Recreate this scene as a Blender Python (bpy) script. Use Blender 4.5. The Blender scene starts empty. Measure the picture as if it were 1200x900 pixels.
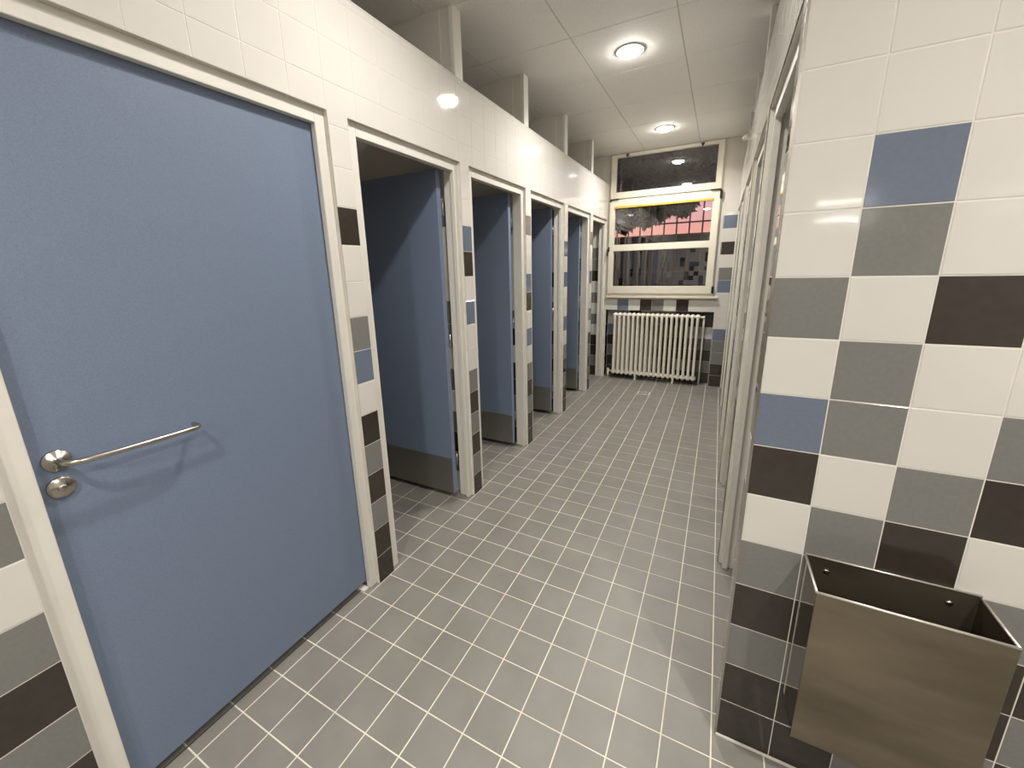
import bpy, bmesh, math, random
from mathutils import Vector, Matrix
C = bpy.context.scene.collection
sc = bpy.context.scene

# ---------------------------------------------------------------- camera
yaw, pitch, roll = -0.4865225, -0.2344426, -0.0243139
cy_, sy_, cp_, sp_ = math.cos(yaw), math.sin(yaw), math.cos(pitch), math.sin(pitch)
fwd = Vector((sy_*cp_, cy_*cp_, sp_)); rt0 = Vector((cy_, -sy_, 0)); up0 = rt0.cross(fwd)
rt = rt0*math.cos(roll)+up0*math.sin(roll); up = -rt0*math.sin(roll)+up0*math.cos(roll)
cd = bpy.data.cameras.new('camera'); cam = bpy.data.objects.new('camera', cd); C.objects.link(cam)
m = Matrix.Identity(4)
for r in range(3):
    m[r][0] = rt[r]; m[r][1] = up[r]; m[r][2] = -fwd[r]
m.translation = Vector((1.39264, -0.38594, 1.53443))
cam.matrix_world = m
cd.sensor_width = 36; cd.lens = 469.488/1200*36
cd.shift_x = (600-592.582)/1200; cd.shift_y = (428.457-450)/1200
cd.clip_start = 0.02; cd.clip_end = 200
sc.camera = cam
sc.view_settings.view_transform = 'Standard'; sc.view_settings.look = 'None'
sc.view_settings.gamma = 1; sc.view_settings.use_curve_mapping = False
sc.view_settings.exposure = 0.0

LAMP_W = 22.0          # watts per downlight
LAMP_COL = (1.0, 0.96, 0.90)
CEIL = 2.93
# downlights in the corridor and in the washroom it opens from; the last is an added fill
LAMPS = [(0.735, 2.73, .88), (0.75, 4.50, 1.05), (0.735, 0.90, .62), (0.95, -1.05, .78), (2.45, -0.45, 1.15), (1.55, -2.6, 1.7)]  # last entry: fill lamp added to brighten the pier and the closed door

# ---------------------------------------------------------------- world: dusk sky
w = bpy.data.worlds.new('dusk'); sc.world = w; w.use_nodes = True
nt = w.node_tree; nt.nodes.clear()
wo = nt.nodes.new('ShaderNodeOutputWorld'); bg = nt.nodes.new('ShaderNodeBackground')
tc = nt.nodes.new('ShaderNodeTexCoord'); sx = nt.nodes.new('ShaderNodeSeparateXYZ'); cr = nt.nodes.new('ShaderNodeValToRGB')
nt.links.new(tc.outputs['Generated'], sx.inputs[0]); nt.links.new(sx.outputs['Z'], cr.inputs[0])
el = cr.color_ramp.elements
el[0].position = 0.0; el[0].color = (0.9, 0.36, 0.25, 1)
el[1].position = 0.6; el[1].color = (0.10, 0.13, 0.24, 1)
e = el.new(0.075); e.color = (0.98, 0.44, 0.34, 1)
e = el.new(0.14); e.color = (0.78, 0.46, 0.52, 1)
e = el.new(0.22); e.color = (0.30, 0.34, 0.52, 1)
nt.links.new(cr.outputs[0], bg.inputs[0]); bg.inputs[1].default_value = 1.25
nt.links.new(bg.outputs[0], wo.inputs[0])

# ---------------------------------------------------------------- materials
def srgb(r, g, b):
    f = lambda c: (c/255/12.92) if c/255 <= 0.04045 else ((c/255+0.055)/1.055)**2.4
    return (f(r), f(g), f(b), 1)
def mat(name, col, rough=0.5, metal=0.0, noise=None, bump=None, spec=0.5, coat=0.0, rnoise=None, aniso=None):
    """principled material; noise=(scale, strength) mottles the colour, bump=(scale, distance) the surface"""
    m = bpy.data.materials.new(name); m.use_nodes = True
    t = m.node_tree; b = t.nodes['Principled BSDF']
    b.inputs['Base Color'].default_value = col; b.inputs['Roughness'].default_value = rough
    b.inputs['Metallic'].default_value = metal; b.inputs['Specular IOR Level'].default_value = spec
    b.inputs['Coat Weight'].default_value = coat
    tcn = t.nodes.new('ShaderNodeTexCoord')
    def mapped(sc3):
        mp = t.nodes.new('ShaderNodeMapping'); mp.inputs['Scale'].default_value = sc3
        t.links.new(tcn.outputs['Object'], mp.inputs[0]); return mp.outputs[0]
    if noise:
        n = t.nodes.new('ShaderNodeTexNoise'); n.inputs['Scale'].default_value = noise[0]; n.inputs['Detail'].default_value = 5
        t.links.new(mapped(aniso or (1, 1, 1)), n.inputs['Vector'])
        r = t.nodes.new('ShaderNodeValToRGB'); k = noise[1]
        c = col[:3]
        r.color_ramp.elements[0].position = 0.3; r.color_ramp.elements[1].position = 0.7
        r.color_ramp.elements[0].color = tuple(x*(1-k) for x in c)+(1,)
        r.color_ramp.elements[1].color = tuple(min(1, x*(1+k)) for x in c)+(1,)
        t.links.new(n.outputs['Fac'], r.inputs[0]); t.links.new(r.outputs[0], b.inputs['Base Color'])
    if rnoise:
        n = t.nodes.new('ShaderNodeTexNoise'); n.inputs['Scale'].default_value = rnoise[0]; n.inputs['Detail'].default_value = 4
        t.links.new(mapped(aniso or (1, 1, 1)), n.inputs['Vector'])
        mr = t.nodes.new('ShaderNodeMapRange'); mr.inputs[3].default_value = rnoise[1]; mr.inputs[4].default_value = rnoise[2]
        t.links.new(n.outputs['Fac'], mr.inputs[0]); t.links.new(mr.outputs[0], b.inputs['Roughness'])
    if bump:
        n = t.nodes.new('ShaderNodeTexNoise'); n.inputs['Scale'].default_value = bump[0]; n.inputs['Detail'].default_value = 3
        t.links.new(mapped(aniso or (1, 1, 1)), n.inputs['Vector'])
        bp = t.nodes.new('ShaderNodeBump'); bp.inputs['Distance'].default_value = bump[1]; bp.inputs['Strength'].default_value = 1
        t.links.new(n.outputs['Fac'], bp.inputs['Height']); t.links.new(bp.outputs[0], b.inputs['Normal'])
    return m
M = {}
M['grout'] = mat('grout', srgb(222, 217, 206), 0.85, noise=(9, .08))
M['white'] = mat('white_tile', srgb(216, 212, 205), 0.055, noise=(2.5, .03), bump=(6, .0006))
M['blue'] = mat('blue_tile', srgb(110, 119, 136), 0.10, noise=(90, .04), bump=(6, .0006))
M['grey'] = mat('grey_tile', srgb(124, 123, 119), 0.12, noise=(90, .05), bump=(6, .0006))
M['dark'] = mat('dark_tile', srgb(59, 53, 47), 0.12, noise=(40, .10), bump=(6, .0006))
M['floor_tile'] = mat('floor_tile', srgb(131, 128, 122), 0.42, noise=(5, .09), bump=(220, .00015), rnoise=(3, .34, .5))
M['floor_grout'] = mat('floor_grout', srgb(222, 214, 196), 0.8, noise=(4, .14))
M['ceiling'] = mat('ceiling_panel', srgb(244, 241, 236), 0.75, noise=(60, .03), bump=(150, .0003))
M['ceiling_gap'] = mat('ceiling_grid', srgb(205, 200, 190), 0.7)
M['frame'] = mat('painted_frame', srgb(222, 218, 209), 0.38, noise=(7, .03), bump=(14, .0008))
M['plaster'] = mat('painted_plaster', srgb(212, 206, 194), 0.7, noise=(5, .04))
M['panel'] = mat('partition_panel', srgb(214, 208, 198), 0.5, noise=(4, .03))
M['door'] = mat('blue_laminate', srgb(114, 127, 149), 0.42, noise=(320, .10), bump=(400, .00012))
M['door_edge'] = mat('door_edge', srgb(128, 142, 168), 0.45, noise=(20, .05))
M['steel'] = mat('brushed_steel', srgb(184, 178, 168), 0.26, 1.0, noise=(8, .03))
M['kick'] = mat('kick_plate_steel', srgb(150, 148, 142), 0.5, .8, noise=(30, .06), rnoise=(40, .36, .48), aniso=(30, 1, 1))
M['rim'] = mat('hemmed_steel_rim', srgb(225, 220, 210), 0.33, .8, noise=(20, .03))
M['polished'] = mat('polished_steel', srgb(190, 184, 174), 0.10, 1.0, rnoise=(20, .06, .14))
M['binsteel'] = mat('bin_steel', srgb(138, 128, 111), 0.40, .9, noise=(4.0, .30), rnoise=(3, .32, .5), bump=(5, .0012), aniso=(.6, 1, 2))
M['pvc'] = mat('window_paint', srgb(232, 226, 208), 0.35, noise=(6, .02))
M['black'] = mat('black_plastic', srgb(30, 28, 27), 0.4, noise=(20, .1))
M['yellow'] = mat('yellow_strip', srgb(214, 178, 62), 0.5, noise=(12, .1))
M['radiator'] = mat('radiator_enamel', srgb(240, 234, 220), 0.28, noise=(9, .03))
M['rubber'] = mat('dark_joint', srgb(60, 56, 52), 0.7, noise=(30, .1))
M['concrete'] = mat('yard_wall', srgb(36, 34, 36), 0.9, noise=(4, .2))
M['fence'] = mat('fence_paint', srgb(84, 40, 34), 0.6, noise=(12, .15))
M['bark'] = mat('bark', srgb(60, 46, 40), 0.9, noise=(12, .2))
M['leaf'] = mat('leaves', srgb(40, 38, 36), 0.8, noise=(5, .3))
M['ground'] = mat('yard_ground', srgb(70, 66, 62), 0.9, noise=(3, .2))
# thin window glass
g = bpy.data.materials.new('window_glass'); g.use_nodes = True; t = g.node_tree; t.nodes.clear()
o_ = t.nodes.new('ShaderNodeOutputMaterial'); mx = t.nodes.new('ShaderNodeMixShader'); fr = t.nodes.new('ShaderNodeFresnel'); fr.inputs[0].default_value = 2.1
tr = t.nodes.new('ShaderNodeBsdfTransparent'); tr.inputs[0].default_value = (.93, .93, .95, 1); gl = t.nodes.new('ShaderNodeBsdfGlossy'); gl.inputs['Roughness'].default_value = 0.01
t.links.new(fr.outputs[0], mx.inputs[0]); t.links.new(tr.outputs[0], mx.inputs[1]); t.links.new(gl.outputs[0], mx.inputs[2]); t.links.new(mx.outputs[0], o_.inputs[0])
M['glass'] = g
def emit(name, col, s):
    m = bpy.data.materials.new(name); m.use_nodes = True; t = m.node_tree; b = t.nodes['Principled BSDF']
    b.inputs['Base Color'].default_value = (.9, .9, .9, 1); b.inputs['Emission Color'].default_value = col+(1,); b.inputs['Emission Strength'].default_value = s
    return m
M['lamp'] = emit('lamp_diffuser', LAMP_COL, 115.0)
M['tube'] = emit('tube_diffuser', (1, .97, .92), 22.0)

# ---------------------------------------------------------------- helpers
def obj(name, bm, mats, parent=None, smooth=False):
    me = bpy.data.meshes.new(name)
    bmesh.ops.recalc_face_normals(bm, faces=bm.faces)
    bm.to_mesh(me); bm.free()
    for mm in (mats if isinstance(mats, (list, tuple)) else [mats]): me.materials.append(M[mm])
    if smooth:
        for p in me.polygons: p.use_smooth = True
    o = bpy.data.objects.new(name, me); C.objects.link(o)
    if parent: o.parent = parent; o.matrix_parent_inverse = Matrix.Translation(-parent_loc(parent))
    return o
def parent_loc(p):
    v = Vector(p.location)
    while p.parent:
        p = p.parent
        v = v + Vector(p.location) if False else v
    return v
def tag(o, label=None, cat=None, group=None, kind=None):
    if label: o['label'] = label
    if cat: o['category'] = cat
    if group: o['group'] = group
    if kind: o['kind'] = kind
    return o
def struct(o): o['kind'] = 'structure'; return o
def thing(name, loc, label, cat, group=None, kind=None):
    o = bpy.data.objects.new(name, None); C.objects.link(o); o.location = loc; o.empty_display_size = .1
    return tag(o, label, cat, group, kind)
def box(bm, x0, x1, y0, y1, z0, z1, bev=0, mi=0, seg=2):
    b2 = bmesh.new(); bmesh.ops.create_cube(b2, size=1)
    for v in b2.verts: v.co = Vector(((x0+x1)/2+v.co.x*(x1-x0), (y0+y1)/2+v.co.y*(y1-y0), (z0+z1)/2+v.co.z*(z1-z0)))
    if bev: bmesh.ops.bevel(b2, geom=b2.edges[:], offset=bev, segments=seg, affect='EDGES', clamp_overlap=True)
    merge(bm, b2, mi)
def merge(bm, b2, mi=0):
    vm = {v: bm.verts.new(v.co) for v in b2.verts}
    for f in b2.faces:
        try:
            nf = bm.faces.new([vm[v] for v in f.verts]); nf.material_index = mi; nf.smooth = f.smooth
        except ValueError: pass
    b2.free()
def tube(bm, pts, r, n=16, mi=0, caps=True):
    """sweep a circle along pts; r number or list"""
    pts = [Vector(p) for p in pts]; rings = []
    d0 = (pts[1]-pts[0]).normalized(); a = d0.orthogonal().normalized()
    for i, p in enumerate(pts):
        d = (pts[min(i+1, len(pts)-1)]-pts[max(i-1, 0)]).normalized()
        a = (a-d*a.dot(d)).normalized(); b = d.cross(a); rr = r[i] if isinstance(r, (list, tuple)) else r
        rings.append([bm.verts.new(p+(a*math.cos(2*math.pi*k/n)+b*math.sin(2*math.pi*k/n))*rr) for k in range(n)])
    for i in range(len(rings)-1):
        for k in range(n):
            f = bm.faces.new([rings[i][k], rings[i][(k+1) % n], rings[i+1][(k+1) % n], rings[i+1][k]]); f.smooth = True; f.material_index = mi
    if caps:
        for rg in (rings[0][::-1], rings[-1]): f = bm.faces.new(rg); f.material_index = mi
def lathe(bm, c, axis, prof, n=28, mi=0):
    """profile [(r, h)] around axis through c"""
    ax = Vector(axis).normalized(); a = ax.orthogonal().normalized(); b = ax.cross(a); c = Vector(c); rings = []
    for r, h in prof:
        rings.append([bm.verts.new(c+ax*h+(a*math.cos(2*math.pi*k/n)+b*math.sin(2*math.pi*k/n))*max(r, 1e-5)) for k in range(n)])
    for i in range(len(rings)-1):
        for k in range(n):
            f = bm.faces.new([rings[i][k], rings[i][(k+1) % n], rings[i+1][(k+1) % n], rings[i+1][k]]); f.smooth = True; f.material_index = mi
def smoothstep_path(pts, per=6):
    """catmull-rom through pts"""
    P = [Vector(p) for p in pts]; out = []
    for i in range(len(P)-1):
        p0, p1, p2, p3 = P[max(i-1, 0)], P[i], P[i+1], P[min(i+2, len(P)-1)]
        for k in range(per):
            s = k/per; out.append(0.5*((2*p1)+(p2-p0)*s+(2*p0-5*p1+4*p2-p3)*s*s+(3*p1-p0-3*p2+p3)*s**3))
    return out+[P[-1]]
def subtract(rects, hole):
    out = []
    a0, a1, b0, b1 = hole
    for (u0, u1, v0, v1) in rects:
        if a1 <= u0+1e-6 or a0 >= u1-1e-6 or b1 <= v0+1e-6 or b0 >= v1-1e-6: out.append((u0, u1, v0, v1)); continue
        if b0 > v0: out.append((u0, u1, v0, b0))
        if b1 < v1: out.append((u0, u1, b1, v1))
        q0, q1 = max(v0, b0), min(v1, b1)
        if a0 > u0: out.append((u0, a0, q0, q1))
        if a1 < u1: out.append((a1, u1, q0, q1))
    return [r for r in out if r[1]-r[0] > 1e-4 and r[3]-r[2] > 1e-4]
CI = {'grout': 0, 'white': 1, 'blue': 2, 'grey': 3, 'dark': 4}
TM = ['grout', 'white', 'blue', 'grey', 'dark']
def tiles(bm, O, U, V, N, ur, vr, holes, col, uo=0.0, vo=0.0, su=.15, sv=.15, gap=.0026, th=.0010, inset=.0014):
    """tiled surface: grout plane at -th and bevelled tiles; u,v metres along U,V from O; col(iu, iv, u, v) -> slot name"""
    O, U, V, N = Vector(O), Vector(U), Vector(V), Vector(N)
    P = lambda u, v, n: bm.verts.new(O+U*u+V*v+N*n)
    base = [(ur[0], ur[1], vr[0], vr[1])]
    for h in holes: base = subtract(base, h)
    for (a, b, c, d) in base:
        f = bm.faces.new([P(a, c, -th), P(b, c, -th), P(b, d, -th), P(a, d, -th)]); f.material_index = 0
    iu = math.floor((ur[0]-uo)/su+1e-6)
    while uo+iu*su < ur[1]-1e-6:
        iv = math.floor((vr[0]-vo)/sv+1e-6)
        while vo+iv*sv < vr[1]-1e-6:
            cu0, cu1 = max(uo+iu*su, ur[0]), min(uo+(iu+1)*su, ur[1]); cv0, cv1 = max(vo+iv*sv, vr[0]), min(vo+(iv+1)*sv, vr[1])
            rs = [(cu0, cu1, cv0, cv1)]
            for h in holes: rs = subtract(rs, h)
            ci = col(iu, iv, (cu0+cu1)/2, (cv0+cv1)/2)
            ci = CI[ci] if isinstance(ci, str) else ci
            for (a, b, c, d) in rs:
                e = [1 if abs(x-y) < 1e-5 else 0 for x, y in ((a, cu0), (b, cu1), (c, cv0), (d, cv1))]
                g2 = gap/2
                lo = (a+e[0]*g2, b-e[1]*g2, c+e[2]*g2, d-e[3]*g2)
                hi = (lo[0]+e[0]*inset, lo[1]-e[1]*inset, lo[2]+e[2]*inset, lo[3]-e[3]*inset)
                if hi[1]-hi[0] < .002 or hi[3]-hi[2] < .002: continue
                B = [P(lo[0], lo[2], -th), P(lo[1], lo[2], -th), P(lo[1], lo[3], -th), P(lo[0], lo[3], -th)]
                T = [P(hi[0], hi[2], 0), P(hi[1], hi[2], 0), P(hi[1], hi[3], 0), P(hi[0], hi[3], 0)]
                fs = [bm.faces.new(T)]
                for k in range(4): fs.append(bm.faces.new([B[k], B[(k+1) % 4], T[(k+1) % 4], T[k]]))
                for f in fs: f.material_index = ci
            iv += 1
        iu += 1
def body(bm, axis, p0, p1, ur, zr, holes, mi=0):
    """solid wall pieces; axis 'x': wall normal is x, thickness p0..p1, u = y"""
    rs = [(ur[0], ur[1], zr[0], zr[1])]
    for h in holes: rs = subtract(rs, h)
    for (a, b, c, d) in rs:
        if axis == 'x': box(bm, p0, p1, a, b, c, d, 0, mi)
        else: box(bm, a, b, p0, p1, c, d, 0, mi)
def rnd_col(seed):
    def f(iu, iv, u, v):
        r = random.Random(iu*7919+iv*104729+seed*13).random()
        if v < .9: return 'dark' if r < .52 else ('grey' if r < .86 else ('white' if r < .95 else 'blue'))
        if v < 1.5: return 'white' if r < .55 else ('grey' if r < .72 else ('dark' if r < .86 else 'blue'))
        if v < 2.1: return 'white' if r < .76 else ('grey' if r < .84 else ('dark' if r < .91 else 'blue'))
        return 'white'
    return f
def rows(s, default='white'):
    k = {'d': 'dark', 'g': 'grey', 'w': 'white', 'b': 'blue'}
    return lambda iv: k[s[iv]] if 0 <= iv < len(s) else default

# ---------------------------------------------------------------- dimensions
MOD = .907
OP = [(-.195, .829)]+[(.928+MOD*k, 1.738+MOD*k) for k in range(4)]+[(4.556, 5.245)]
TOPZ = 2.148; WALLTOP = 2.58; YB = 5.26; XR = 1.512
XL_END, XR_END = -1.45, 2.96     # backs of the two rows of cubicles
Y0, XA = -4.2, 3.3               # washroom behind the camera
PY = .833                        # pier wall facing the camera

# ---------------------------------------------------------------- floor, ceiling
bm = bmesh.new()
tiles(bm, (0, 0, 0), (1, 0, 0), (0, 1, 0), (0, 0, 1), (XL_END, XA), (Y0, YB+.13), [], lambda iu, iv, u, v: 1, gap=.0045, th=.0012, inset=.0006)
box(bm, XL_END, XA, Y0, YB+.13, -.06, -.0015)
struct(obj('floor', bm, ['floor_grout', 'floor_tile']))
bm = bmesh.new()
tiles(bm, (0, 0, CEIL), (1, 0, 0), (0, 1, 0), (0, 0, -1), (XL_END, XA), (Y0, YB), [], lambda iu, iv, u, v: 1, uo=.435, vo=-.11, su=.62, sv=.625, gap=.006, th=.004, inset=.002)
box(bm, XL_END, XA, Y0, YB+.1, CEIL+.005, CEIL+.06)
struct(obj('ceiling', bm, ['ceiling_gap', 'ceiling']))

# ---------------------------------------------------------------- left wall of cubicle fronts
S1 = rows('ddgdgdwbgwwdw'); S2 = rows('dgdgdgwwbwdb'); S3 = rows('ddgdgwbwdbwwg'); S4 = rows('ddgdgwbwwbwb'); S5 = rows('dgdgdwgwwbwwg')
def leftcol(iu, iv, u, v):
    if u < -.19: return rows('ddgdgwgw')(iv)
    if v > TOPZ: return 'white'
    for k, s in enumerate((S1, S2, S3, S4, S5)):
        if OP[k][1]-.03 < u < OP[k+1][0]+.03: return s(iv)
    return 'white'
holesL = [(a, b, -.01, TOPZ) for a, b in OP]
bm = bmesh.new()
tiles(bm, (0, 0, 0), (0, 1, 0), (0, 0, 1), (1, 0, 0), (-.195, YB), (0, WALLTOP), holesL, leftcol, uo=.075)
tiles(bm, (0, 0, 0), (0, 1, 0), (0, 0, 1), (1, 0, 0), (Y0, -.195), (0, CEIL), [], lambda iu, iv, u, v: leftcol(iu, iv, u, v) if u > -.35 else rnd_col(3)(iu, iv, u, v), uo=-.195)
body(bm, 'x', -.1, -.0035, (-.195, YB), (0, WALLTOP), holesL)
body(bm, 'x', -.1, -.0035, (Y0, -.195), (0, CEIL), [])
# white capping course on the wall top
box(bm, -.1, 0, -.195, YB, WALLTOP-.001, WALLTOP+.006, 0, 1)
struct(obj('wall_left', bm, TM))

# right wall: the mirrored row
bm = bmesh.new()
OPR = OP[1:]
holesR = [(a, b, -.01, TOPZ) for a, b in OPR]
def rightcol(iu, iv, u, v):
    if v > TOPZ: return 'white'
    return rnd_col(11)(iu, iv, u, v)
tiles(bm, (XR, 0, 0), (0, 1, 0), (0, 0, 1), (-1, 0, 0), (PY+.003, YB), (0, WALLTOP), holesR, rightcol, uo=.075)
body(bm, 'x', XR+.0035, XR+.1, (PY+.0035, YB), (0, WALLTOP), holesR)
box(bm, XR, XR+.1, PY+.09, YB, WALLTOP-.001, WALLTOP+.006, 0, 1)
struct(obj('wall_right', bm, TM))

# pier wall facing the camera (end of the right row)
P0 = rows('ddgdgwdbwgww'); P1 = rows('ddgdggwggwgbww'); P2 = rows('gdgdgdgwwdwwww'); P3 = rows('dgdgwwdgww w w'.replace(' ', ''))
P3 = rows('dgddgwdgwwwww'); P4 = rows('ddgddwgwdwwwww')
def piercol(iu, iv, u, v):
    if iu == 0: return P0(iv)
    if iu == 1: return P1(iv)
    if iu == 2: return P2(iv)
    if iu == 3: return P3(iv)
    if iu == 4: return P4(iv)
    return rnd_col(5)(iu, iv, u, v)
bm = bmesh.new()
tiles(bm, (XR, PY, 0), (1, 0, 0), (0, 0, 1), (0, -1, 0), (0, XA-XR), (0, CEIL), [], piercol)
body(bm, 'y', PY+.0035, PY+.09, (XR+.003, XA), (0, CEIL), [])
struct(obj('wall_pier', bm, TM))
bm = bmesh.new()
box(bm, XR-.0035, XR+.003, PY-.004, PY+.004, 0, CEIL, .001)
struct(obj('trim_1', bm, 'steel'))          # bright corner strip on the pier
bm = bmesh.new()
box(bm, XR, XA, PY-.007, PY-.0005, 0, .010, .002)
struct(obj('baseboard_pier', bm, 'grout'))

# ---------------------------------------------------------------- back wall with window opening and radiator niche
WX0, WX1 = .02, 1.335; NX0, NX1, NZ = .018, 1.368, .96
holesB = [(WX0, WX1, 1.13, CEIL+.01), (NX0, NX1, -.01, NZ)]
B_under = {0: 'white', 1: 'blue', 2: 'white', 3: 'dark', 4: 'grey', 5: 'white', 6: 'dark', 7: 'white', 8: 'white'}
B_right = rows('ddggbwwwbgwdwb')
B_left = rows('dgddwgwgwdgg')
def backcol(iu, iv, u, v):
    if u < 0: return B_left(iv) if u > -.26 else rnd_col(8)(iu, iv, u, v)
    if u > 1.36: return B_right(iv)
    return 'white'
bm = bmesh.new()
tiles(bm, (0, YB, 0), (1, 0, 0), (0, 0, 1), (0, -1, 0), (XL_END, 0.0), (0, 2.4), [], backcol, uo=-.045)
tiles(bm, (0, YB, 0), (1, 0, 0), (0, 0, 1), (0, -1, 0), (NX1, XR_END), (0, 2.4), [], backcol, uo=NX1+.008)
tiles(bm, (0, YB, 0), (1, 0, 0), (0, 0, 1), (0, -1, 0), (0, NX1), (0, 2.4), [(WX0, WX1, 1.11, 3), (NX0, NX1, -.01, NZ), (0, NX1, -1, NZ)], lambda iu, iv, u, v: B_under.get(iu, 'white') if v < 1.115 else 'white', uo=.02, vo=NZ)
body(bm, 'y', YB+.0035, YB+.12, (XL_END, XR_END), (0, CEIL), holesB)
box(bm, XL_END, WX0, YB-.001, YB+.01, 2.4, CEIL, 0, 5)
box(bm, WX1, XR_END, YB-.001, YB+.01, 2.4, CEIL, 0, 5)
# niche
ND = .125
N_l = rows('ddgdbww'); N_r = rows('dgdgwddw')
def nichecol(iu, iv, u, v):
    if u < .3: return rows('ddgdbww')(iv)
    return N_r(iv) if u > 1.05 else rnd_col(21)(iu, iv, u, v)
tiles(bm, (0, YB+ND, 0), (1, 0, 0), (0, 0, 1), (0, -1, 0), (NX0, NX1), (0, NZ), [], nichecol, uo=.02)
tiles(bm, (NX0, YB, 0), (0, 1, 0), (0, 0, 1), (1, 0, 0), (0, ND), (0, NZ), [], lambda iu, iv, u, v: N_l(iv), uo=0)
tiles(bm, (NX1, YB, 0), (0, 1, 0), (0, 0, 1), (-1, 0, 0), (0, ND), (0, NZ), [], lambda iu, iv, u, v: N_r(iv), uo=0)
box(bm, NX0, NX1, YB+.003, YB+ND, NZ, NZ+.02, 0, 1)
box(bm, NX0-.05, NX1+.05, YB+ND+.0035, YB+.24, -.02, NZ+.1, 0, 0)
struct(obj('wall_back', bm, TM+['plaster']))

# ---------------------------------------------------------------- partitions between cubicles
def partition(y0, y1, side):
    """side -1: left row, +1: right row"""
    bm = bmesh.new()
    xa, xb = (XL_END, -.1) if side < 0 else (XR+.1, XR_END)
    box(bm, xa, xb, y0+.0035, y1-.0035, 0, 2.1, 0, 0)
    box(bm, xa, xb, y0, y1, 2.1, CEIL, 0, 5)
    if side < 0: tiles(bm, (xb, y0, 0), (-1, 0, 0), (0, 0, 1), (0, -1, 0), (0, xb-xa), (0, 2.1), [], rnd_col(int(y0*100)))
    else: tiles(bm, (xa, y0, 0), (1, 0, 0), (0, 0, 1), (0, -1, 0), (0, xb-xa), (0, 2.1), [], rnd_col(int(y0*100)+5))
    if side < 0: tiles(bm, (xb, y1, 0), (-1, 0, 0), (0, 0, 1), (0, 1, 0), (0, xb-xa), (0, 2.1), [], rnd_col(int(y1*100)))
    else: tiles(bm, (xa, y1, 0), (1, 0, 0), (0, 0, 1), (0, 1, 0), (0, xb-xa), (0, 2.1), [], rnd_col(int(y1*100)+5))
    # panel strip and white post standing on the front wall
    if side < 0:
        box(bm, -.1, -.035, y0+.01, y1-.01, WALLTOP+.004, CEIL, 0, 5)
        box(bm, -.036, -.008, y0, y1, WALLTOP+.004, CEIL, .002, 6)
    else:
        box(bm, XR+.035, XR+.1, y0+.01, y1-.01, WALLTOP+.004, CEIL, 0, 5)
        box(bm, XR+.008, XR+.036, y0, y1, WALLTOP+.004, CEIL, .002, 6)
    return struct(obj('wall_partition', bm, TM+['panel', 'frame']))
for k in range(4):
    yc = (OP[k+1][1]+OP[k+2][0])/2
    partition(yc-.04, yc+.04, -1)
    partition(yc-.04, yc+.04, +1)
partition(.838, .918, -1)
# backs of the rows and the closed cubicle behind the first door
bm = bmesh.new()
tiles(bm, (XL_END, 0, 0), (0, 1, 0), (0, 0, 1), (1, 0, 0), (-.4, YB), (0, 2.1), [], rnd_col(31))
box(bm, XL_END-.1, XL_END-.0035, -.5, YB+.1, 0, CEIL, 0, 5)
box(bm, XL_END-.1, -.1, -.6, -.5, 0, CEIL, 0, 5)
struct(obj('wall_cubicle_back_left', bm, TM+['plaster']))
bm = bmesh.new()
tiles(bm, (XR_END, 0, 0), (0, 1, 0), (0, 0, 1), (-1, 0, 0), (PY+.09, YB), (0, 2.1), [], rnd_col(32))
box(bm, XR_END+.0035, XR_END+.1, PY+.09, YB+.1, 0, CEIL, 0, 5)
struct(obj('wall_cubicle_back_right', bm, TM+['plaster']))
# washroom around the camera
bm = bmesh.new()
tiles(bm, (XA, 0, 0), (0, 1, 0), (0, 0, 1), (-1, 0, 0), (Y0, PY), (0, CEIL), [], lambda iu, iv, u, v: 'white' if v > .6 else rnd_col(41)(iu, iv, u, v), uo=PY)
box(bm, XA+.0035, XA+.1, Y0, PY+.1, 0, CEIL, 0, 0)
struct(obj('wall_washroom_side', bm, TM))
bm = bmesh.new()
tiles(bm, (0, Y0, 0), (1, 0, 0), (0, 0, 1), (0, 1, 0), (-.1, XA), (0, CEIL), [], rnd_col(42))
box(bm, -.1, XA+.1, Y0-.1, Y0-.0035, 0, CEIL, 0, 0)
struct(obj('wall_washroom_end', bm, TM))

# ---------------------------------------------------------------- steel door frames
FL, FR, FT = .056, .044, .052   # widths of near jamb, far jamb and head
def frame(y0, y1, side, n):
    """U profile frame set 2 cm back in the wall opening: face, stop and rebate"""
    bm = bmesh.new()
    X = (lambda d: -d) if side < 0 else (lambda d: XR+d)
    def strip(a, b):
        return (min(X(a), X(b)), max(X(a), X(b)))
    x0, x1 = strip(.020, .045); x2, x3 = strip(.044, .100)
    for (ya, yb) in ((y0, y0+FL), (y1-FR, y1)):
        box(bm, x0, x1, ya, yb, 0.002, TOPZ, .0015)
    box(bm, x0, x1, y0+FL-.001, y1-FR+.001, TOPZ-FT, TOPZ, .0012)
    W1, W2 = FL-.016, FR-.016
    for (ya, yb) in ((y0, y0+W1), (y1-W2, y1)):
        box(bm, x2, x3, ya, yb, 0.002, TOPZ, .0015)
    box(bm, x2, x3, y0+W1-.001, y1-W2+.001, TOPZ-FT+.016, TOPZ, .0012)
    return struct(obj('trim_%d' % n, bm, 'frame'))
n = 2
for a, b in OP: frame(a, b, -1, n); n += 1
for a, b in OPR: frame(a, b, 1, n); n += 1

# dark threshold joint under the closed door
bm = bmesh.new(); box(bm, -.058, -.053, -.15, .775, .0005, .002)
box(bm, -.085, -.03, .752, .783, .0005, .006, .001, 1)
struct(obj('trim_20', bm, ['rubber', 'grout']))

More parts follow.
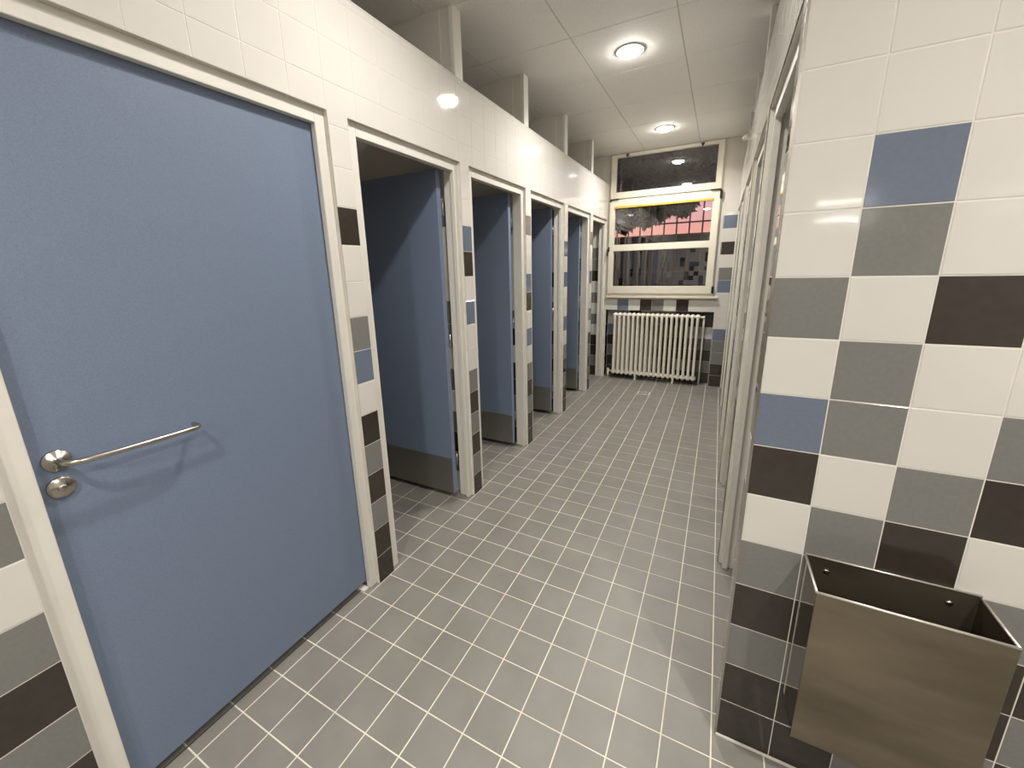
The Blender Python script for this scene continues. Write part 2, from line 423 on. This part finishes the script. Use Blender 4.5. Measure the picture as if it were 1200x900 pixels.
# ---------------------------------------------------------------- closed first door
d = thing('cubicle_door', (-.0665, .78, .036), 'large closed blue door nearest the camera with long steel lever handle', 'door', kind='thing')
bm = bmesh.new(); box(bm, -.085, -.048, OP[0][0]+.043, OP[0][1]-.031, .036, TOPZ-FT+.012, .0012)
obj('door_leaf', bm, 'door', d)
h = thing('door_handle', (-.048, -.094, 1.094), None, None)
bpy.data.objects.remove(h)
HX, HY, HZ = -.048, -.094, 1.095
bm = bmesh.new(); lathe(bm, (HX, HY, HZ), (1, 0, 0), [(0, 0), (.0275, 0), (.0275, .005), (.0262, .008), (.012, .0095), (.0115, .012), (0, .012)], 36)
rose = obj('handle_rose', bm, 'steel', d)
bm = bmesh.new()
tube(bm, smoothstep_path([(HX+.006, HY, HZ), (HX+.035, HY+.001, HZ), (HX+.055, HY+.010, HZ), (HX+.066, HY+.032, HZ), (HX+.069, HY+.08, HZ-.002), (HX+.069, HY+.16, HZ-.004), (HX+.067, HY+.265, HZ-.006), (HX+.061, HY+.286, HZ-.006), (HX+.048, HY+.294, HZ-.006), (HX+.022, HY+.295, HZ-.006)], 5), .0076, 16)
obj('lever_handle', bm, 'steel', d)
KX, KY, KZ = HX, -.099, 1.024
bm = bmesh.new(); lathe(bm, (KX, KY, KZ), (1, 0, 0), [(0, 0), (.0275, 0), (.0275, .005), (.0262, .008), (.0, .0085)], 36)
kr = obj('lock_rose', bm, 'steel', d)
bm = bmesh.new(); lathe(bm, (KX, KY, KZ), (1, 0, 0), [(.009, .008), (.009, .013), (.0075, .015), (0, .015)], 20)
box(bm, KX+.0145, KX+.017, KY-.0012, KY+.0012, KZ-.006, KZ+.006)
obj('lock_cylinder', bm, 'steel', kr)

# ---------------------------------------------------------------- open cubicle doors
DL = ['first open blue cubicle door, nearest the large closed door', 'second open blue cubicle door counting from the large closed door',
      'third open blue cubicle door counting from the large closed door', 'fourth open blue cubicle door, the farthest one near the window']
def open_door(k):
    a, b = OP[k+1]
    yf = b-.096; yt = yf+.038
    d = thing('cubicle_door', (-.105, b-.045, .034), DL[k], 'door', 'blue cubicle doors standing open', 'thing')
    bm = bmesh.new(); box(bm, -.105-.72, -.107, yf, yt, .036, TOPZ-FT+.010, .0012)
    box(bm, -.107-.0008, -.106, yf+.001, yt-.001, .037, TOPZ-FT+.009, 0, 1)
    obj('door_leaf', bm, ['door', 'door_edge'], d)
    bm = bmesh.new(); box(bm, -.105-.715, -.110, yf-.0022, yf-.0002, .038, .298, .0006)
    tag(obj('kick_plate', bm, 'kick', d), 'brushed steel kick plate')
    for z in (.28, 1.1, 1.9):
        bm = bmesh.new(); tube(bm, [(-.100, yt+.008, z-.045), (-.100, yt+.008, z+.045)], .0055, 12)
        box(bm, -.112, -.098, yt, yt+.008, z-.04, z+.04)
        tag(obj('hinge', bm, 'steel', d), 'small steel hinge')
    # latch knob near the free edge, above it the coat hook
    bm = bmesh.new(); lathe(bm, (-.76, yf, 1.05), (0, -1, 0), [(0, 0), (.024, 0), (.024, .006), (.012, .010), (.011, .028), (.017, .034), (.017, .044), (0, .047)], 24)
    obj('latch_knob', bm, 'steel', d)
    return d
for k in range(4): open_door(k)

# ---------------------------------------------------------------- window
win = bpy.data.objects.new('window_1', None); C.objects.link(win); win.location = (.675, YB, 1.13); struct(win)
def ring(bm, x0, x1, z0, z1, wl, wr, wb, wt, y0, y1, bev=.004):
    box(bm, x0, x0+wl, y0, y1, z0, z1, bev); box(bm, x1-wr, x1, y0, y1, z0, z1, bev)
    box(bm, x0+wl-.003, x1-wr+.003, y0+.0005, y1-.0005, z0, z0+wb, bev); box(bm, x0+wl-.003, x1-wr+.003, y0+.0005, y1-.0005, z1-wt, z1, bev)
bm = bmesh.new()
ring(bm, WX0, WX1, 1.155, CEIL-.002, .03, .03, .03, .02, YB-.012, YB+.07)
box(bm, WX0, WX1, YB-.012, YB+.07, 2.362, 2.392, .003)
struct(obj('window_frame', bm, 'pvc', win))
bm = bmesh.new(); box(bm, WX0-.003, 1.385, YB-.045, YB+.07, 1.128, 1.156, .004)
struct(obj('window_sill', bm, 'pvc', win))
bm = bmesh.new()
ring(bm, .032, 1.318, 2.396, CEIL-.006, .066, .066, .078, .040, YB-.030, YB+.03)
up_s = obj('upper_sash', bm, 'pvc', win)
bm = bmesh.new()
ring(bm, .032, 1.320, 1.185, 2.362, .066, .078, .098, .072, YB-.036, YB+.03)
box(bm, .09, 1.25, YB-.034, YB+.028, 1.740, 1.822, .004)
lo_s = obj('lower_sash', bm, 'pvc', win)
for s_, zz in ((up_s, (2.47, 2.89)), (lo_s, (1.28, 1.745)), (lo_s, (1.82, 2.292))):
    bm = bmesh.new(); box(bm, .092, 1.256, YB+.004, YB+.008, zz[0], zz[1])
    obj('window_pane', bm, 'glass', s_)
bm = bmesh.new(); box(bm, .094, 1.246, YB-.050, YB-.034, 2.274, 2.300, .003)
tag(obj('edge_strip', bm, 'yellow', lo_s), 'yellow strip along the top of the glass')
# latch handle, hinges, stay hooks: black
bm = bmesh.new(); box(bm, .030, .046, YB-.052, YB-.035, 1.735, 1.80, .004); box(bm, .020, .034, YB-.066, YB-.048, 1.675, 1.775, .005)
tag(obj('window_latch', bm, 'black', lo_s), 'black latch handle')
for z in (1.235, 2.33):
    bm = bmesh.new(); tube(bm, [(1.327, YB-.030, z-.045), (1.327, YB-.030, z+.045)], .010, 12); box(bm, 1.31, 1.332, YB-.040, YB-.02, z-.038, z+.038, .002)
    tag(obj('window_hinge', bm, 'black', lo_s), 'black hinge')
for x in (.085, 1.262):
    bm = bmesh.new(); box(bm, x-.055, x+.055, YB-.040, YB-.02, 2.386, 2.398, .003)
    tag(obj('window_hinge', bm, 'black', up_s), 'black hinge')
for x in (.235, 1.085):
    bm = bmesh.new(); lathe(bm, (x, YB-.038, 2.905), (0, 0, -1), [(0, -.006), (.020, -.006), (.018, .004), (.008, .016), (.006, .026), (0, .028)], 12)
    tag(obj('stay_hook', bm, 'black', up_s), 'small dark hook')

# ---------------------------------------------------------------- radiator
rad = thing('radiator', (.67, YB, 0), 'white cast iron column radiator standing in the tiled niche under the window', 'radiator')
NS = 18; PX = (1.222-.128)/NS; RZ0, RZ1 = .095, .895
bm = bmesh.new()
yc0 = YB-.012
def section(x):
    bm = bmesh.new()
    for dy in (-.052, 0, .052):
        tube(bm, [(x, yc0+dy, RZ0), (x, yc0+dy, RZ0+.03), (x, yc0+dy, RZ1-.03), (x, yc0+dy, RZ1)], [.019, .0165, .0165, .019], 12)
    for z, sg in ((RZ0, -1), (RZ1, 1)):
        # rounded header lobe running front to back
        pts = [(x, yc0-.072, z), (x, yc0-.066, z), (x, yc0-.052, z+sg*.004), (x, yc0, z+sg*.004), (x, yc0+.052, z+sg*.004), (x, yc0+.066, z), (x, yc0+.072, z)]
        tube(bm, pts, [.004, .018, .027, .027, .027, .018, .004], 14)
        tube(bm, [(x-PX/2, yc0, z), (x+PX/2, yc0, z)], .019, 12)
        tube(bm, [(x-PX/2, yc0-.045, z), (x+PX/2, yc0-.045, z)], .010, 10)
    return bm
for i in range(NS): obj('radiator_section', section(.128+PX*(i+.5)), 'radiator', rad)
for i in (5, 13):
    x = .128+PX*(i+.5)
    for dy in (-.052, .052):
        bm = bmesh.new(); tube(bm, [(x, yc0+dy, RZ0-.01), (x, yc0+dy, RZ0-.045), (x, yc0+dy, .012), (x, yc0+dy, .0015)], [.018, .011, .013, .016], 12)
        obj('foot', bm, 'radiator', rad)
bm = bmesh.new()
tube(bm, [(1.222, yc0, RZ1-.005), (1.245, yc0, RZ1-.005)], .013, 12); lathe(bm, (1.245, yc0, RZ1-.005), (1, 0, 0), [(0, 0), (.017, 0), (.019, .006), (.019, .022), (.012, .028), (0, .028)], 14)
obj('valve', bm, 'radiator', rad)
bm = bmesh.new(); tube(bm, [(1.262, yc0+.002, RZ1-.012), (1.262, yc0+.02, RZ1-.12), (1.262, yc0+.03, .4), (1.262, yc0+.03, .0015)], .0115, 12)
obj('supply_pipe', bm, 'radiator', rad)
bm = bmesh.new(); tube(bm, [(.128, yc0, RZ0), (.088, yc0, RZ0), ], .011, 12); tube(bm, [(.078, yc0, .0015), (.078, yc0, .10)], .013, 12); lathe(bm, (.078, yc0, .10), (0, 0, 1), [(.010, 0), (.015, .004), (.015, .024), (.008, .03), (0, .03)], 12)
obj('return_valve', bm, 'radiator', rad)

# ---------------------------------------------------------------- waste bin on the pier
bn = thing('waste_bin', (1.838, PY, .29), 'open brushed steel waste bin hung on the checkered tile wall at right', 'bin')
bx0, bx1, byf, byb, bz0, bz1 = 1.668, 2.008, .682, PY-.001, .292, .752
T = .0022
bm = bmesh.new(); box(bm, bx0, bx1, byf, byf+T, bz0, bz1, .0008)
tube(bm, [(bx0, byf+.003, bz1), (bx1, byf+.003, bz1)], .0032, 12, 1)
obj('front_panel', bm, ['binsteel', 'rim'], bn)
for x0, x1, xr0, xr1 in ((bx0, bx0+T, bx0, bx0+.010), (bx1-T, bx1, bx1-.010, bx1)):
    bm = bmesh.new(); box(bm, x0, x1, byf+T, byb, bz0, bz1, .0006); tube(bm, [((x0+x1)/2, byf+.003, bz1), ((x0+x1)/2, byb, bz1)], .0032, 12, 1)
    obj('side_panel', bm, ['polished', 'rim'], bn)
bm = bmesh.new(); box(bm, bx0, bx1, byb-T, byb, bz0, bz1+.006, .0006); tube(bm, [(bx0, byb-.003, bz1+.006), (bx1, byb-.003, bz1+.006)], .0028, 12, 1)
obj('back_panel', bm, ['binsteel', 'rim'], bn)
bm = bmesh.new(); box(bm, bx0, bx1, byf, byb, bz0, bz0+T, .0006); obj('bottom_panel', bm, 'binsteel', bn)
for x in (bx0+.05, bx1-.05):
    bm = bmesh.new(); lathe(bm, (x, byb-T, bz1-.035), (0, -1, 0), [(.008, 0), (.008, .001), (.005, .003), (0, .0036)], 16)
    tag(obj('mounting_screw', bm, 'steel', bn), 'bright screw head')

# ---------------------------------------------------------------- small fittings
bm = bmesh.new()
box(bm, .610, .745, 4.56, 4.695, .0004, .0022, .0006, 0); box(bm, .618, .737, 4.568, 4.687, .0018, .0028, 0, 1)
lathe(bm, (.6775, 4.6275, .0026), (0, 0, 1), [(.036, 0), (.036, .0012), (.030, .0012), (.030, 0)], 28, 0)
dr = obj('floor_drain', bm, ['floor_grout', 'floor_tile']); tag(dr, 'small square floor drain cover in the grey floor near the radiator', 'drain')
bm = bmesh.new()
lathe(bm, (1.497, 3.98, WALLTOP+.006), (0, 0, 1), [(.0, 0), (.036, 0), (.038, .004), (.036, .016), (.024, .032), (.010, .038), (0, .039)], 32)
sn = obj('dome_sensor', bm, 'radiator'); tag(sn, 'small white round dome on top of the right tiled wall', 'sensor')

# downlights
LN = ['glowing round ceiling downlight nearest the camera over the corridor', 'glowing round ceiling downlight nearest the window']
def downlight(i, x, y, p):
    lab = LN[i] if i < 2 else ['round ceiling downlight over the first cubicle door', 'round ceiling downlight beside the washroom left wall', 'round ceiling downlight in front of the checkered pier', 'added round fill light on the ceiling behind the camera'][i-2]
    d = thing('recessed_downlight', (x, y, CEIL), lab, 'ceiling light', 'ceiling downlights')
    bm = bmesh.new(); lathe(bm, (x, y, CEIL), (0, 0, -1), [(.076, -.004), (.094, 0), (.096, .003), (.088, .008), (.076, .006), (.074, -.001)], 36)
    obj('trim_ring', bm, 'frame', d)
    bm = bmesh.new(); lathe(bm, (x, y, CEIL), (0, 0, -1), [(.075, .002), (.072, .012), (.055, .024), (.03, .030), (0, .032)], 32)
    df = obj('diffuser', bm, 'lamp', d)
    ld = bpy.data.lights.new('bulb', 'AREA'); ld.shape = 'DISK'; ld.size = .11; ld.spread = math.radians(152); ld.energy = LAMP_W*p; ld.color = LAMP_COL
    lo = bpy.data.objects.new('bulb', ld); C.objects.link(lo); lo.location = (x, y, CEIL-.040)
for i, (x, y, p) in enumerate(LAMPS): downlight(i, x, y, p)
# wall lights at the far end of the washroom (they mirror in the pier tiles)
for i, z in enumerate((2.02, 2.22)):
    wl = thing('wall_light', (2.6, Y0, z), ['lower linear wall light on the washroom end wall', 'upper linear wall light on the washroom end wall'][i], 'wall light', 'linear wall lights')
    bm = bmesh.new(); box(bm, 2.33, 2.87, Y0+.001, Y0+.03, z-.02, z+.02, .004); obj('housing', bm, 'frame', wl)
    bm = bmesh.new(); tube(bm, [(2.35, Y0+.045, z), (2.85, Y0+.045, z)], .016, 14); obj('lamp_tube', bm, 'tube', wl)

# ---------------------------------------------------------------- outside the window
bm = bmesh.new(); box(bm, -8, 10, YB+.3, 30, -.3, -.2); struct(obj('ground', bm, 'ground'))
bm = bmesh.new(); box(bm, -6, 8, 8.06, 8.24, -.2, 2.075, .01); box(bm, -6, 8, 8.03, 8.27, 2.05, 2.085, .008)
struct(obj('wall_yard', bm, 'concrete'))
fe = thing('metal_fence', (.5, 8.0, .0), 'rust red metal grille fence outside the window against pink sky', 'fence')
bm = bmesh.new()
for k in range(-22, 24): 
    x = .17+.2165*k; box(bm, x-.013, x+.013, 7.99, 8.015, .0, 2.75, .003)
obj('upright_bars', bm, 'fence', fe)
bm = bmesh.new()
for z in (.30, 1.43, 2.095, 2.303, 2.74): box(bm, -4.7, 5.2, 7.985, 8.02, z-.013, z+.013, .003)
obj('rails', bm, 'fence', fe)
rng = random.Random(4)
def tree(x, y, h, blobs, label):
    t_ = thing('tree', (x, y, -.2), label, 'tree', 'trees beyond the window')
    bm = bmesh.new(); tube(bm, smoothstep_path([(x, y, -.2), (x+.05, y, h*.35), (x-.06, y+.05, h*.7), (x, y, h)], 4), .09, 10)
    obj('trunk', bm, 'bark', t_)
    bm = bmesh.new()
    for (cx, cy, cz, rx, ry, rz, n) in blobs:
        for _ in range(n):
            v = Vector((rng.gauss(0, 1), rng.gauss(0, 1), rng.gauss(0, 1))).normalized()*(rng.random()**.45)
            p = Vector((cx+v.x*rx, cy+v.y*ry, cz+v.z*rz)); s = rng.uniform(.04, .11)
            a = Vector((rng.gauss(0, 1), rng.gauss(0, 1), rng.gauss(0, 1))).normalized(); b = a.orthogonal().normalized()
            q = [p-a*s*1.4, p-b*s*.6, p+a*s*1.4, p+b*s*.6]; bm.faces.new([bm.verts.new(w_) for w_ in q])
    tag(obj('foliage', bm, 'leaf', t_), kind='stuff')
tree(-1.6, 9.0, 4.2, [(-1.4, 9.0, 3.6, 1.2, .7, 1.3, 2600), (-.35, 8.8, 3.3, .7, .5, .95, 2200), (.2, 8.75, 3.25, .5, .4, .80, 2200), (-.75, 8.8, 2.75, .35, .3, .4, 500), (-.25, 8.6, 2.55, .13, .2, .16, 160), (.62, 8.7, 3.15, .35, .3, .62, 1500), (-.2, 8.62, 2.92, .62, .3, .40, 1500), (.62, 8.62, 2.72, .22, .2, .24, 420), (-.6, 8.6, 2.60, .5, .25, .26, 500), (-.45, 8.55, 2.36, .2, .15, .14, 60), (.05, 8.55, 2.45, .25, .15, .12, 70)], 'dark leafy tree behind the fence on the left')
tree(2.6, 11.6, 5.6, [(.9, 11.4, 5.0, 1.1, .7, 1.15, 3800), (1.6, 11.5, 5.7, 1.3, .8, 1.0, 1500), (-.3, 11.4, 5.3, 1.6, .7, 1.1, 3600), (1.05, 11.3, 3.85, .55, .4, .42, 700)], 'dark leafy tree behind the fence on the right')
